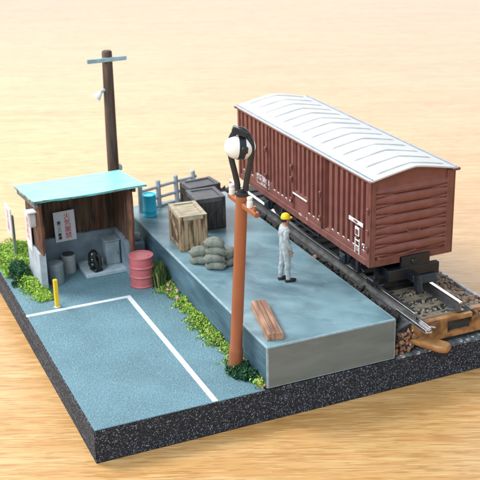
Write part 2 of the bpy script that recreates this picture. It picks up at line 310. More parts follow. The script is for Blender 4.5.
_t = NB(); bmesh.ops.create_icosphere(_t, subdivisions=1, radius=1); ICO = [v.co.copy() for v in _t.verts]; ICF = [[v.index for v in f.verts] for f in _t.faces]; _t.free()
def stones(name, n, fn, smin, smax, mats, wts, kindlabel=None, seed=3):
    rg = random.Random(seed); V = []; F = []; MI = []
    for i in range(n):
        c = fn(rg); s = rg.uniform(smin, smax)
        b = len(V); sc_ = Vector((s * rg.uniform(.8, 1.4), s * rg.uniform(.8, 1.3), s * rg.uniform(.6, 1))); q = Euler((rg.uniform(0, 3), rg.uniform(0, 3), rg.uniform(0, 3))).to_matrix(); k = rg.choices(range(len(mats)), wts)[0]
        for p in ICO: V.append(Vector(c) + q @ (p * rg.uniform(.78, 1.22) * sc_))
        for f in ICF: F.append([b + j for j in f]); MI.append(k)
    me = bpy.data.meshes.new(name); me.from_pydata(V, [], F); [me.materials.append(m) for m in mats]; me.polygons.foreach_set('material_index', MI)
    o = bpy.data.objects.new(name, me); C.objects.link(o); tag(o, kindlabel[0], kindlabel[1], kind='stuff'); return o
def f_right(rg):
    x = rg.uniform(7.15, 8.02); z = 0.46 - max(0, (x - 7.15)) * 0.38 + rg.uniform(-.03, .02); return (x, rg.uniform(0.25, YB - .1), z)
stones('ballast_gravel', 2600, f_right, 0.035, 0.075, [m_st1, m_st2, m_st3, m_st4], (4, 4, 3, 3), ('rusty brown and grey ballast stones heaped on the outer side of the track', 'gravel'))
def f_left(rg):
    k = rg.randrange(26); y = .55 + k * .31; x = 5.67 + rg.gauss(0, .05); return (x, y + rg.gauss(0, .07), .40 + (x - 5.6) * .5 + rg.random() * .11)
stones('ballast_rubble', 1500, f_left, 0.025, 0.055, [m_stb, m_st3, m_st1], (7, 2, .5), ('dark brown rubble in clumps between the platform edge and roadbed', 'rubble'), 5)
def f_mid(rg): return (rg.uniform(5.95, 7.0), rg.choice([.54, .92, 1.28, .54, .36]) + rg.gauss(0, .05), .49 + rg.uniform(-.01, .02))
stones('ballast_chips', 260, f_mid, 0.018, 0.036, [m_st3, m_st2, m_st4], (3, 5, 2), ('small grey brown chips lying between the sleepers near the track end', 'gravel'), 7)
def f_fr(rg):
    x = rg.uniform(5.5, 5.95); return (x, rg.uniform(.10, .34), rg.uniform(.02, .30 + (x - 5.5) * .4))
stones('corner_rubble', 260, f_fr, 0.025, 0.05, [m_st1, m_st3, m_st4], (4, 2, 2), ('reddish brown crumbs piled at the platform corner beside the track end', 'rubble'), 9)

# ================================================================== BOXCAR
WX0, WX1, WY0, WY1, WZ0, WZ1 = 5.612, 7.315, 1.174, 7.09, 1.252, 2.905
car = thing('boxcar', 'brown model railway boxcar with ribbed sides and a white ridged roof', 'railway wagon', (XC, (WY0 + WY1) / 2, ZR))
O = Vector(car.location)
def L(bm):  # world -> local of the boxcar
    bmesh.ops.translate(bm, vec=-O, verts=bm.verts); return bm
grooves = [1.44, 1.625, 1.81, 2.0, 2.195, 2.40, 2.62, 3.23, 3.42, 3.61, 3.80, 3.99, 4.18, 4.48, 4.66, 4.85, 5.04, 5.23, 5.415, 5.74, 5.94, 6.15, 6.37, 6.60, 6.83]
def gz0(y):
    if 3.62 < y < 4.30: return 1.78
    if 5.40 < y < 6.22: return 1.60
    return 1.47
def depth(y, z):
    d = 0.0
    for g in grooves:
        if abs(y - g) < 0.07:
            t = (0.052 - abs(y - g)) / 0.012; t = max(0, min(1, t))
            zt = 2.80; zb = gz0(g)
            k = min(1, max(0, (zt + .03 - z) / 0.045 - abs(y - g) * 8)); k2 = min(1, max(0, (z - zb) / 0.055))
            d = max(d, 0.105 * t * k * k2)
    if 2.79 < y < 2.965 and 1.42 < z < 2.83: d = max(d, 0.12)
    return d
ys = []
y = WY0
marks = sorted([g + s for g in grooves for s in (-.052, -.040, 0, .040, .052)] + [2.785, 2.795, 2.96, 2.97, WY0, WY1] + [3.05 + .0, 4.33, 5.55])
ys = marks
zs = [WZ0, 1.40, 1.468] + [1.485, 1.51, 1.53, 1.56, 1.60, 1.62, 1.655, 1.70, 1.78, 1.80, 1.835, 1.87] + [2.0, 2.3, 2.6, 2.76, 2.775, 2.79, 2.80, 2.81, 2.82, 2.83, 2.845, WZ1 - .02]
def side(sgn):
    xs = WX0 if sgn < 0 else WX1
    bm = NB(); grid(bm, lambda yy, zz: (xs - sgn * depth(yy, zz), yy, zz), ys, zs)
    nm = 'side_panel'
    o = obj(nm, L(bm), m_brown, car); return o
side(-1); side(1)
def post(y, wy, th, z0=1.40, z1=2.86, nm='door_post'):
    for s, xx in ((-1, WX0), (1, WX1)):
        bm = NB(); box(bm, (xx + s * th / 2, y, (z0 + z1) / 2), (th, wy, z1 - z0), bevel=.006)
        obj(nm, L(bm), m_brown2, car)
post(3.06, .07, .045); post(4.33, .10, .022); post(5.56, .05, .03)
post(WY0 + .055, .11, .035, WZ0 - .0, 2.89, 'corner_post'); post(WY1 - .05, .09, .03, WZ0, 2.89, 'corner_post')
# knobs / latches on the door seams
for (yy, zz) in ((4.33, 2.30), (4.33, 2.05), (4.33, 1.60), (3.06, 2.12), (3.06, 1.62), (5.56, 2.35), (5.56, 1.75), (1.23, 2.35), (1.23, 1.95), (1.23, 1.62)):
    bm = NB(); box(bm, (WX0 - .05, yy, zz), (.05, .07, .07), bevel=.014); box(bm, (WX0 - .045, yy, zz - .06), (.04, .035, .06), bevel=.008); obj('door_latch', L(bm), m_brown2, car)
# sills
for s, xx in ((-1, WX0), (1, WX1)):
    bm = NB(); box(bm, (xx + s * .014, (WY0 + WY1) / 2, 1.325), (.028, WY1 - WY0 - .23, .11), bevel=.008)
    box(bm, (xx + s * .024, (WY0 + WY1) / 2, 1.275), (.05, WY1 - WY0 - .23, .016))
    obj('side_sill', L(bm), m_brown2, car)
    bm = NB(); box(bm, (xx + s * .02, (WY0 + WY1) / 2, 2.862), (.045, WY1 - WY0, .03), bevel=.006); obj('top_rail', L(bm), m_brown2, car)
# light catching the sloped groove feet, put in as white chips
for g in grooves:
    if gz0(g) < 1.5: bm = NB(); box(bm, (WX0 + .012, g, 1.492), (.016, .062, .056), rot=(0, R(-42), 0), bevel=.003); obj('groove_highlight', L(bm), m_white, car)
# ends
def endd(u, z):   # u 0..1 across, returns outward bulge
    p = 0.192; zz = (z - 1.44) / p; e = min(u, 1 - u)
    if z > 2.72 or z < 1.40: return 0.0
    lens = min(1, e / 0.30) ** 0.7
    f = zz - math.floor(zz)
    main = math.sqrt(max(0, 1 - ((f - .5) / (0.20 + .29 * lens)) ** 2))
    f2 = (zz + .5) - math.floor(zz + .5)
    le = max(0, 1 - e / 0.30)
    sec = math.sqrt(max(0, 1 - ((f2 - .5) / (.04 + .19 * le)) ** 2)) * (le > 0) * min(1, le * 2)
    edge = min(1, e / 0.04)
    fade = min(1, (z - 1.40) / .05, (2.72 - z) / .05)
    return 0.060 * max(main * (.55 + .45 * lens), sec * .62) * edge * max(0, fade)
def ztop(u): return 2.885 + 0.155 * (1 - abs(2 * u - 1) ** 1.18) if 0 < u < 1 else 2.885
def end(yy, sgn):
    bm = NB(); us = [i / 48 for i in range(49)]; N = 180
    def fn(u, v):
        z = WZ0 + .06 + (2.75 - WZ0 - .06) * v; return (WX0 + u * (WX1 - WX0), yy - sgn * -endd(u, z), z)
    grid(bm, fn, us, [i / N for i in range(N + 1)])
    grid(bm, lambda u, v: (WX0 + u * (WX1 - WX0), yy, 2.75 + (ztop(u) - 2.75) * v), us, [0, 1])
    obj('end_panel', L(bm), m_brown, car, smooth=True)
end(WY0 + .03, -1); end(WY1 - .03, 1)
for yy in (WY0 + .02, WY1 - .02):
    for xx, ww in ((WX0 + .045, .09), (WX1 - .07, .14)):
        bm = NB(); box(bm, (xx, yy, (WZ0 + 2.89) / 2), (ww, .06, 2.89 - WZ0), bevel=.01); obj('corner_post', L(bm), m_brown2, car)
bm = NB(); box(bm, ((WX0 + WX1) / 2, (WY0 + WY1) / 2, 1.36), (WX1 - WX0 - .15, WY1 - WY0 - .12, .1)); obj('floor_pan', L(bm), m_black, car)
bm = NB()  # end beam cut out in the middle
for xa, xb in ((WX0 + .09, 6.22), (6.86, WX1 - .14)): box(bm, ((xa + xb) / 2, WY0 + .025, 1.315), (xb - xa, .05, .13))
box(bm, (6.54, WY0 + .03, 1.375), (.66, .04, .05)); obj('end_beam', L(bm), m_brown2, car)
bm = NB(); tube(bm, [(5.76, WY0 - .07, 1.43), (5.86, WY0 - .085, 1.42), (6.40, WY0 - .085, 1.475), (6.50, WY0 - .085, 1.49), (6.51, WY0 - .03, 1.44)], .013, 6); box(bm, (5.76, WY0 - .04, 1.42), (.06, .09, .05), bevel=.01); obj('brake_lever', L(bm), m_brown2, car)
bm = NB(); tube(bm, [(6.30, WY0 - .02, 1.92), (6.33, WY0 - .08, 1.865), (6.55, WY0 - .08, 1.85), (6.62, WY0 - .02, 1.90)], .010, 6); obj('end_grab_iron', L(bm), m_brown2, car)
# roof
bm = NB()
RY0, RY1 = WY0 - .05, WY1 + .05; ux = [i / 40 for i in range(41)]
def rz(u): return 2.915 + .165 * (1 - abs(2 * u - 1) ** 1.18)
RX0, RX1 = WX0 - .045, WX1 + .045
grid(bm, lambda u, v: (RX0 + u * (RX1 - RX0), RY0 + (RY1 - RY0) * v, rz(u)), ux, [0, 1])
grid(bm, lambda u, v: (RX0 + u * (RX1 - RX0), RY0 + (RY1 - RY0) * v, rz(u) - .028), ux, [0, 1])
for yy in (RY0, RY1): grid(bm, lambda u, v: (RX0 + u * (RX1 - RX0), yy, rz(u) - .028 * v), ux, [0, 1])
for u in (0, 1): grid(bm, lambda a, v: (RX0 + u * (RX1 - RX0), RY0 + (RY1 - RY0) * a, rz(u) - .028 * v), [0, 1], [0, 1])
bmesh.ops.remove_doubles(bm, verts=bm.verts, dist=1e-4)
roof = obj('roof', L(bm), m_wroof, car, smooth=True)
nrib = 14
for i in range(nrib):
    y = RY0 + .20 + i * (RY1 - RY0 - .40) / (nrib - 1); bm = NB(); us = [.11 + .80 * k / 16 for k in range(17)]
    sec = [(-.032, -.004), (-.014, .014), (.014, .014), (.032, -.004)]
    g = [[bm.verts.new((RX0 + u * (RX1 - RX0), y + a, rz(u) + (b if 0 < k < 16 else -.004))) for a, b in sec] for k, u in enumerate(us)]
    for p, q in zip(g, g[1:]):
        for k in range(3): bm.faces.new((p[k], p[k + 1], q[k + 1], q[k]))
    obj('roof_rib', L(bm), m_wrib, roof)
for s, xx in ((-1, RX0), (1, RX1)):
    bm = NB(); box(bm, (xx - s * .030, (RY0 + RY1) / 2, 2.928), (.014, RY1 - RY0 - .04, .03)); obj('roof_gutter', L(bm), m_gut, roof)
    bm = NB(); box(bm, (xx + s * .012, RY0 + .03, 2.885), (.05, .09, .04), bevel=.008); obj('eave_bracket', L(bm), m_brown2, roof)
    bm = NB(); box(bm, (xx + s * .012, RY1 - .03, 2.885), (.05, .09, .04), bevel=.008); obj('eave_bracket', L(bm), m_brown2, roof)
bm = NB(); box(bm, (WX1 + .02, RY0 + .03, 2.885), (.16, .07, .05), bevel=.01); obj('eave_bracket', L(bm), m_brown2, roof)
# lettering plates on the visible side
ya, za = (0, -1, 0), (0, 0, 1)
bm = NB(); box(bm, (WX0 - .004, 5.79, 1.535), (.012, .62, .20), bevel=.003); pl = obj('number_plate', L(bm), m_brown2, car)
text('lettering', 'ワム 287325', .125, m_white, pl, Vector((WX0 - .012, 5.79, 1.565)) - O, ya, za, bold=.002)
text('lettering', '15t  14.5', .062, m_white, pl, Vector((WX0 - .012, 5.79, 1.468)) - O, ya, za, bold=.001)
bm = NB()
for (c, s) in (((5.79, 1.637), (.62, .010)), ((5.79, 1.435), (.62, .008)), ((6.10, 1.535), (.010, .21)), ((5.48, 1.535), (.010, .21))): box(bm, (WX0 - .012, c[0], c[1]), (.006, s[0], s[1]))
obj('plate_outline', L(bm), m_white, pl)
bm = NB(); box(bm, (WX0 - .03, 3.98, 1.745), (.02, .64, .026)); box(bm, (WX0 - .03, 4.30, 1.70), (.03, .05, .10), mi=1); obj('door_bar', L(bm), [m_white, m_brown2], car)
text('lettering', '12', .075, m_white, car, Vector((WX0 - .032, 3.66, 1.38)) - O, ya, za, bold=.001)
text('lettering', '45.6', .07, m_white, car, Vector((WX0 - .032, 3.95, 1.38)) - O, ya, za, bold=.001)
bm = NB(); box(bm, (WX0 - .012, 1.715, 1.975), (.016, .52, .075), bevel=.003); pb = obj('line_board', L(bm), m_white, car)
text('lettering', '常備駅', .055, m_brown2, pb, Vector((WX0 - .021, 1.715, 1.975)) - O, ya, za)
bm = NB(); box(bm, (WX0 - .012, 1.66, 1.80), (.02, .15, .17), bevel=.004); box(bm, (WX0 - .023, 1.66, 1.79), (.006, .10, .10), mi=1); obj('card_holder', L(bm), [m_white, m_brown2], car)
bm = NB()
for (c, s) in (((1.72, 1.50), (.02, .34)), ((1.57, 1.50), (.02, .34)), ((1.645, 1.52), (.15, .02)), ((1.645, 1.36), (.17, .02)), ((1.645, 1.63), (.13, .02)), ((1.80, 1.35), (.12, .05)), ((1.42, 1.62), (.08, .03)), ((1.40, 1.60), (.03, .08))):
    box(bm, (WX0 - .018, c[0], c[1]), (.014, s[0], s[1]))
obj('white_ladder_marking', L(bm), m_white, car)
text('lettering', '55', .09, m_white, car, Vector((WX0 - .012, 1.645, 1.45)) - O, ya, za)
# underframe
bm = NB(); box(bm, (XC, (WY0 + WY1) / 2, 1.24), (.5, WY1 - WY0 - .3, .16)); box(bm, (XC, (WY0 + WY1) / 2, 1.23), (1.3, WY1 - WY0 - .8, .07))
for s in (-1, 1):
    xx = XC + s * .70
    tube(bm, [(xx, 3.0, 1.25), (xx, 3.45, 1.03), (xx, 4.75, 1.03), (xx, 5.25, 1.25)], .022, 6)
    for y in (3.45, 4.75): bar(bm, (xx, y, 1.03), (xx, y, 1.27), .04, .05)
obj('underframe', L(bm), m_black, car)
for ay in (2.40, 5.85):
    ax = thing('wheelset', 'x', 'x'); del ax['label']; del ax['category']; ax.parent = car; ax.location = Vector((XC, ay, ZR + .28)) - O
    for s in (-1, 1):
        bm = NB(); lathe(bm, [(.05, -.05), (.05, -.03), (.20, -.02), (.27, -.03), (.285, -.035), (.285, .035), (.33, .045), (.33, .062), (.20, .05), (.05, .05)], 36)
        bmesh.ops.rotate(bm, cent=(0, 0, 0), matrix=Matrix.Rotation(R(-90 * s), 3, 'Y'), verts=bm.verts); bmesh.ops.translate(bm, vec=(s * .47, 0, 0), verts=bm.verts)
        obj('wheel', bm, m_steel, ax, smooth=True)
    bm = NB(); tube(bm, [(-.66, 0, 0), (.66, 0, 0)], .05, 10); obj('axle', bm, m_black, ax)
    for s in (-1, 1):
        bm = NB(); xx = s * .70
        box(bm, (xx, 0, .0), (.16, .20, .22), bevel=.02); box(bm, (xx + s * .08, 0, 0), (.03, .12, .12), bevel=.01)
        bar(bm, (xx, -.22, .28), (xx, -.10, -.10), .04, .05); bar(bm, (xx, .22, .28), (xx, .10, -.10), .04, .05)
        obj('axle_box', bm, m_blackp, ax)
        bm = NB()
        for k in range(4): tube(bm, [(xx, -.46 + k * .08, .24 - k * .03), (xx, -.2, .165 - k * .03), (xx, 0, .14 - k * .02), (xx, .2, .165 - k * .03), (xx, .46 - k * .08, .24 - k * .03)], .02, 6)
        for q in (-.46, .46): bar(bm, (xx, q, .22), (xx, q, .34), .05, .05)
        obj('leaf_spring', bm, m_blackp, ax)
        bm = NB(); box(bm, (s * .5, -.40, .0), (.10, .10, .26), bevel=.02); obj('brake_shoe', bm, m_black, ax); bm = NB(); box(bm, (s * .5, .40, .0), (.10, .10, .26), bevel=.02); obj('brake_shoe', bm, m_black, ax)
bm = NB(); tube(bm, [(XC - .25, 3.6, .98), (XC - .25, 4.2, .98)], .14, 14); obj('brake_cylinder', L(bm), m_blackp, car)
bm = NB(); bar(bm, (5.74, 1.86, 1.26), (5.74, 1.86, .88), .10, .05); box(bm, (5.75, 1.88, .90), (.12, .16, .04), bevel=.006); obj('side_step', L(bm), m_black, car)
bm = NB(); box(bm, (5.90, 1.56, .79), (.17, .24, .13), bevel=.02); box(bm, (5.90, 1.56, .862), (.13, .13, .02), mi=1); box(bm, (5.93, 1.50, .96), (.09, .05, .34)); obj('rail_guard', L(bm), [m_blackp, m_steel], car)
bm = NB(); box(bm, (6.54, WY0 - .005, 1.235), (.60, .09, .24), bevel=.01); box(bm, (6.50, WY0 - .01, 1.03), (1.08, .12, .22), bevel=.012); box(bm, (6.45, WY0 + .5, 1.03), (.9, .9, .18)); box(bm, (6.50, WY0 - .05, 1.24), (.13, .07, .10), bevel=.02)
obj('buffer_beam', L(bm), m_black, car)
cp = thing('coupler', 'x', 'x'); del cp['label']; del cp['category']; cp.parent = car; cp.location = Vector((6.44, WY0 - .1, .98)) - O
bm = NB(); box(bm, (0, -.02, .0), (.18, .30, .13), bevel=.015); box(bm, (-.045, -.22, -.01), (.055, .14, .22), bevel=.01); obj('coupler_hook', bm, m_black, cp)
bm = NB(); prism(bm, [(-.075, -.26), (-.03, -.33), (.01, -.31), (.005, -.18), (-.075, -.16)], -.20, .10, bevel=.01); bmesh.ops.rotate(bm, cent=(0, -.25, 0), matrix=Matrix.Rotation(R(-12), 3, 'X'), verts=bm.verts); obj('hook_blade', bm, m_blackp, cp)
bm = NB(); box(bm, (.31, -.03, -.10), (.40, .05, .17), rot=(R(-32), 0, 0), bevel=.01); obj('guard_plate', bm, m_blackp, cp)

# ================================================================== SHED
SX0, SX1, SY0, SY1 = 0.60, 2.48, 5.56, 6.76
sh = thing('shed', 'open-fronted lean-to shed with turquoise roof, dark planks and grey rendered lower walls', 'shed')
def roofz(y): return 1.97 - (y - 5.42) * 0.118
RG = random.Random(4)
def ragged_wall(axis, const, a0, a1, th, zb, zt_fn, mname, m, rz=.02, nm='lower_wall'):
    bm = NB(); n = 14; pts = [(a0 + (a1 - a0) * i / n) for i in range(n + 1)]
    tops = [zt_fn(p) + RG.uniform(-rz, rz) for p in pts]
    q = []
    for p, t in zip(pts, tops):
        r = []
        for o, z in ((0, zb), (0, t), (th, t), (th, zb)):
            r.append(bm.verts.new((p, const + o, z) if axis == 'x' else (const + o, p, z)))
        q.append(r)
    for u, v in zip(q, q[1:]):
        for k in range(4): bm.faces.new((u[k], u[(k + 1) % 4], v[(k + 1) % 4], v[k]))
    bm.faces.new(q[0]); bm.faces.new(q[-1][::-1])
    return obj(nm, bm, m, sh)
ragged_wall('x', SY1 - .12, SX0 + .0, SX1 + .06, .12, .006, lambda p: .72, '', m_cwall)
ragged_wall('y', SX0 - .035, SY0 + .02, SY1 - .125, .13, .006, lambda p: .81 - (p - SY0) * .0, '', m_cpale)
ragged_wall('y', SX1 - .06, SY0 + .02, SY1 - .125, .12, .006, lambda p: (.42 if p < SY0 + .12 else .70 + (p - SY0) * .06), '', m_cwall)
def plank_wall(axis, const, a0, a1, th, z0, m, n):
    for i in range(n):
        wd = (a1 - a0) / n; c = a0 + wd * (i + .5); off = RG.uniform(-.008, .008)
        yy = const if axis == 'x' else c
        bm = NB(); zt = (roofz(yy) - .05) if axis == 'x' else roofz(c) - .06; zl = z0 + RG.uniform(-.025, .025)
        s = (wd - .006, th, zt - zl) if axis == 'x' else (th, wd - .006, zt - zl)
        box(bm, (c, const + off, (zt + zl) / 2) if axis == 'x' else (const + off, c, (zt + zl) / 2), s, bevel=.006)
        for f in bm.faces: f.material_index = 0
        mm = m if RG.random() < .8 else m_woodr
        obj('wall_plank', bm, mm, sh)
m_woodr = mat('dark_red_plank', (0.22, 0.095, 0.06), 0.8, scale=5, col2=(0.07, 0.034, 0.025), stretch=(3.5, 3.5, .35), bump=.5, bscale=14)
plank_wall('x', SY1 - .02, SX0 + .03, SX1 + .05, .05, .68, m_wood, 13)
plank_wall('y', SX0 + .03, SY0 + .12, SY1 - .06, .045, .78, m_wood, 6)
plank_wall('y', SX1 + .02, SY0 + .12, SY1 - .045, .045, .66, m_wood, 7)
for xx, z0 in ((SX0 + .055, .79), (SX1 + .04, .40)):
    bm = NB(); zt = roofz(SY0 + .06) - .05
    tube(bm, [(xx + RG.uniform(-.01, .01), SY0 + .06, z0 + (zt - z0) * k / 6) for k in range(7)], [.062 + RG.uniform(-.008, .008) for k in range(7)], 6); obj('front_post', bm, m_wood2, sh)
bm = NB(); ths = math.atan(.118)
box(bm, (1.685, 6.38, roofz(6.38)), (2.33, 1.90, .045), rot=(-ths, 0, 0)); bmesh.ops.subdivide_edges(bm, edges=bm.edges[:], cuts=12, use_grid_fill=True)
for v in bm.verts:
    if v.co.y < 5.46: v.co.y += RG.uniform(-.012, .012); v.co.z += .012 * math.sin(v.co.x * 3) 
bm.normal_update()
for f in bm.faces: f.material_index = 0 if f.normal.z > .5 else 1
rf = obj('roof', bm, [m_turq, m_turqe], sh)
bm = NB(); box(bm, (.575, 6.3, roofz(6.3) - .075), (.07, 1.65, .09), rot=(-ths, 0, 0)); obj('roof_beam', bm, mat('blue_grey_beam', (.14, .17, .20), .7), rf)
bm = NB(); box(bm, (2.60, 6.3, roofz(6.3) - .065), (.06, 1.6, .08), rot=(-ths, 0, 0)); obj('roof_beam', bm, m_wood, rf)
bm = NB(); box(bm, (2.01, 6.22, .05), (.90, .80, .09), bevel=.012); obj('floor_plinth', bm, m_pad, sh)

ps = thing('poster', 'white poster with red and black Japanese lettering on the shed back wall', 'poster', (1.375, SY1 - .145, .95), (0, R(-1.5), 0))
bm = NB(); box(bm, (0, 0, 0), (.45, .012, .67)); obj('paper_sheet', bm, m_paper, ps)
text('red_lettering', '火\n気\n厳\n禁', .150, m_red, ps, (.06, -.008, -.005), (1, 0, 0), (0, 0, 1), sp=.98, bold=.0008)
text('black_lettering', '第\n二\n八\n倉\n庫', .088, m_ink, ps, (-.125, -.008, -.09), (1, 0, 0), (0, 0, 1), sp=.98, bold=.0018)
for (yy, zz, w_, h_, lab) in ((6.34, 1.10, .34, .80, 'tall white notice with faded pink lettering on the outer left wall of the shed'),):
    p2 = thing('notice', lab, 'notice', (SX0 - .045, yy, zz))
    bm = NB(); box(bm, (0, 0, 0), (.016, w_ + .1, h_)); obj('paper_sheet', bm, m_paper2, p2)
    text('pink_lettering', '禁\n煙', .26, mat('pink_lettering_a', (.70, .32, .40), .7), p2, (-.011, 0, .03), (0, -1, 0), (0, 0, 1), sp=.95, bold=.003)
mb = thing('meter_box', 'small pale grey box mounted high on the outer left shed wall near its front post', 'meter box', (SX0 - .07, 5.78, 1.52))
bm = NB(); box(bm, (0, 0, 0), (.15, .17, .30), bevel=.02); obj('housing', bm, m_can2, mb); bm = NB(); box(bm, (-.01, 0, .17), (.19, .22, .035), bevel=.008); obj('lid', bm, m_paper2, mb)

sb = thing('sign_board', 'white sign board with faded red lettering on a post at the far left corner', 'sign', (.50, 7.86, 0))
bm = NB(); box(bm, (0.02, 0, .46), (.06, .09, .92), bevel=.008); obj('sign_post', bm, mat('grey_green_post', (.25, .28, .26), .7), sb)
bm = NB(); box(bm, (-.03, .12, .78), (.03, .52, .66), bevel=.004); obj('sign_panel', bm, m_paper2, sb)
text('red_lettering', '注\n意', .25, mat('faded_red', (.72, .33, .40), .7), sb, (-.048, .12, .78), (0, -1, 0), (0, 0, 1), sp=1.0, bold=.003)

# things in and around the shed
def can(name, x, y, r, h, m, label, dark):
    t = thing(name, label, 'can', (x, y, .004), group='cans in the shed')
    bm = NB(); lathe(bm, [(r * .96, 0), (r, .01), (r, h * .93), (r * 1.03, h * .94), (r * 1.03, h - .01), (r * 1.0, h)], 28); obj('can_body', bm, m, t, smooth=True)
    bm = NB(); lathe(bm, [(r * .9, 0), (r * .9, .012), (r * .3, .014)], 28); o = obj('can_lid', bm, dark, t, loc=(0, 0, h), smooth=True)
can('storage_can', .955, 5.93, .155, .44, m_can, 'dark blue-grey round can standing at the left front of the shed', m_cabin)
can('storage_can', 1.335, 6.38, .145, .40, m_can2, 'paler grey round can with dark lid behind the blue-grey can in the shed', mat('dark_can_lid', (.05, .06, .065), .6))
wp = thing('water_pump', 'glossy black rounded machine standing on the plinth inside the shed', 'pump', (1.80, 6.03, .096), (0, 0, R(15)))
bm = NB(); box(bm, (0, -.06, .035), (.20, .24, .07), bevel=.02); obj('pump_foot', bm, m_black, wp)
bm = NB()
lathe(bm, [(.05, 0), (.11, .02), (.125, .08), (.11, .11), (.125, .14), (.12, .19), (.105, .21), (.12, .24), (.10, .31), (.05, .37), (.02, .38)], 20, c=(0, .03, .06)); obj('pump_body', bm, mat('gloss_black', (.012, .02, .016), .16), wp, smooth=True)
bm = NB(); tube(bm, [(-.05, -.06, .36), (-.06, -.12, .28), (-.04, -.15, .16), (-.03, -.15, .06)], .035, 8); tube(bm, [(.06, -.05, .35), (.07, -.12, .26), (.05, -.15, .17), (.04, -.15, .06)], .035, 8); blob(bm, (0, -.13, .13), (.085, .04, .035)); obj('pump_pipe', bm, mat('gloss_black_pipe', (.015, .024, .02), .14), wp, smooth=True)
cb = thing('metal_cabinet', 'plain grey upright metal box standing on the plinth at the right of the shed', 'cabinet', (2.235, 6.24, .096))
bm = NB(); box(bm, (0, 0, .27), (.31, .30, .54), bevel=.012); obj('cabinet_case', bm, m_cabin, cb)
bm = NB(); box(bm, (0, -.156, .27), (.26, .014, .46), bevel=.005); d = obj('cabinet_door', bm, m_cabin, cb); bm = NB(); box(bm, (.09, -.17, .27), (.015, .02, .07)); obj('handle', bm, m_steel, d)
bm = NB(); box(bm, (0, 0, .55), (.34, .33, .025), bevel=.008); obj('cabinet_top', bm, m_can, cb)
bm = NB()
for k in range(9): blob(bm, (-.15 + .036 * k, -.165 + RG.uniform(-.01, .01), .008), (.02, .018, .012), 1)
obj('mortar_crumbs', bm, m_pad, cb)
bm = NB(); blob(bm, (0, 0, .09), (.10, .09, .10), 2, .1); tag(obj('stone_block', bm, mat('speckled_stone', (.42, .46, .48), .8, scale=12, col2=(.2, .23, .25)), loc=(2.83, 6.25, .50), smooth=True), 'small pale speckled block wedged high between the shed corner and the platform side', 'stone')
bm = NB(); box(bm, (2.80, 6.25, .25), (.30, .34, .50), bevel=.02); tag(obj('stone_pier', bm, m_cwall), 'blue-grey concrete pier beneath the speckled block beside the shed', 'pier')

def drum(name, loc, r, h, m, label, ribs, rot=0):
    t = thing(name, label, 'drum', loc, (0, 0, rot))
    p = [(r * .90, 0), (r * 1.0, .004), (r * 1.03, .015), (r * 1.03, .03), (r * .97, .045)]
    for z in ribs: p += [(r * .97, z - .028), (r * 1.04, z - .012), (r * 1.06, z), (r * 1.04, z + .012), (r * .97, z + .028)]
    p += [(r * .97, h - .045), (r * 1.03, h - .03), (r * 1.03, h - .004), (r * 1.0, h), (r * .94, h - .006), (r * .93, h - .02), (0.002, h - .02)]
    bm = NB(); lathe(bm, p, 40); obj('drum_shell', bm, m, t, smooth=True)
    bm = NB(); lathe(bm, [(.022, 0), (.022, .014), (.015, .016)], 10, c=(r * .55, -r * .3, h - .021)); obj('bung_cap', bm, m, t, smooth=True)
drum('oil_drum', (2.515, 5.05, .004), .245, .66, m_pink, 'pink ribbed oil drum standing on the asphalt at the right of the shed', (.23, .43))
drum('oil_drum', (3.345, 6.84, H), .15, .50, m_cyan, 'small bright cyan drum standing on the platform beside the fence', (.14,))

yp = thing('marker_post', 'short square yellow post standing on the asphalt behind the white line', 'post', (.655, 4.77, .004), (0, 0, R(8)))
bm = NB(); box(bm, (0, 0, .29), (.075, .075, .58), bevel=.006); obj('post_shaft', bm, m_yel, yp); bm = NB(); blob(bm, (0, 0, .0), (.07, .06, .015), 2, .1); obj('glue_foot', bm, m_white, yp, smooth=True)

# ================================================================== FENCE
fe = thing('fence', 'pale grey post and rail fence along the back of the platform', 'fence', (3.2, 7.1, H))
d = Vector((1.52, .50, 0)).normalized(); O2 = Vector((3.20, 7.14, H))
ln = 1.62
bm = NB(); bar(bm, (0, .05, .02), d * ln + Vector((0, .05, .02)), .10, .05, bevel=.01); o = obj('base_kerb', bm, m_fence, fe)
for k in range(4):
    bm = NB(); c = d * (.03 + k * .51); tube(bm, [c + Vector((0, 0, 0)), c + Vector((-.01 * k, 0, .62)), c + Vector((-.01 * k, 0, .64))], [.058, .054, .036], 10); obj('fence_post', bm, m_fence, fe, smooth=True)
for z in (.23, .48):
    bm = NB(); tube(bm, [Vector((0, 0, z)), d * ln * .5 + Vector((0, 0, z + .01)), d * ln + Vector((0, 0, z))], .036, 8); obj('fence_rail', bm, m_fence, fe, smooth=True)

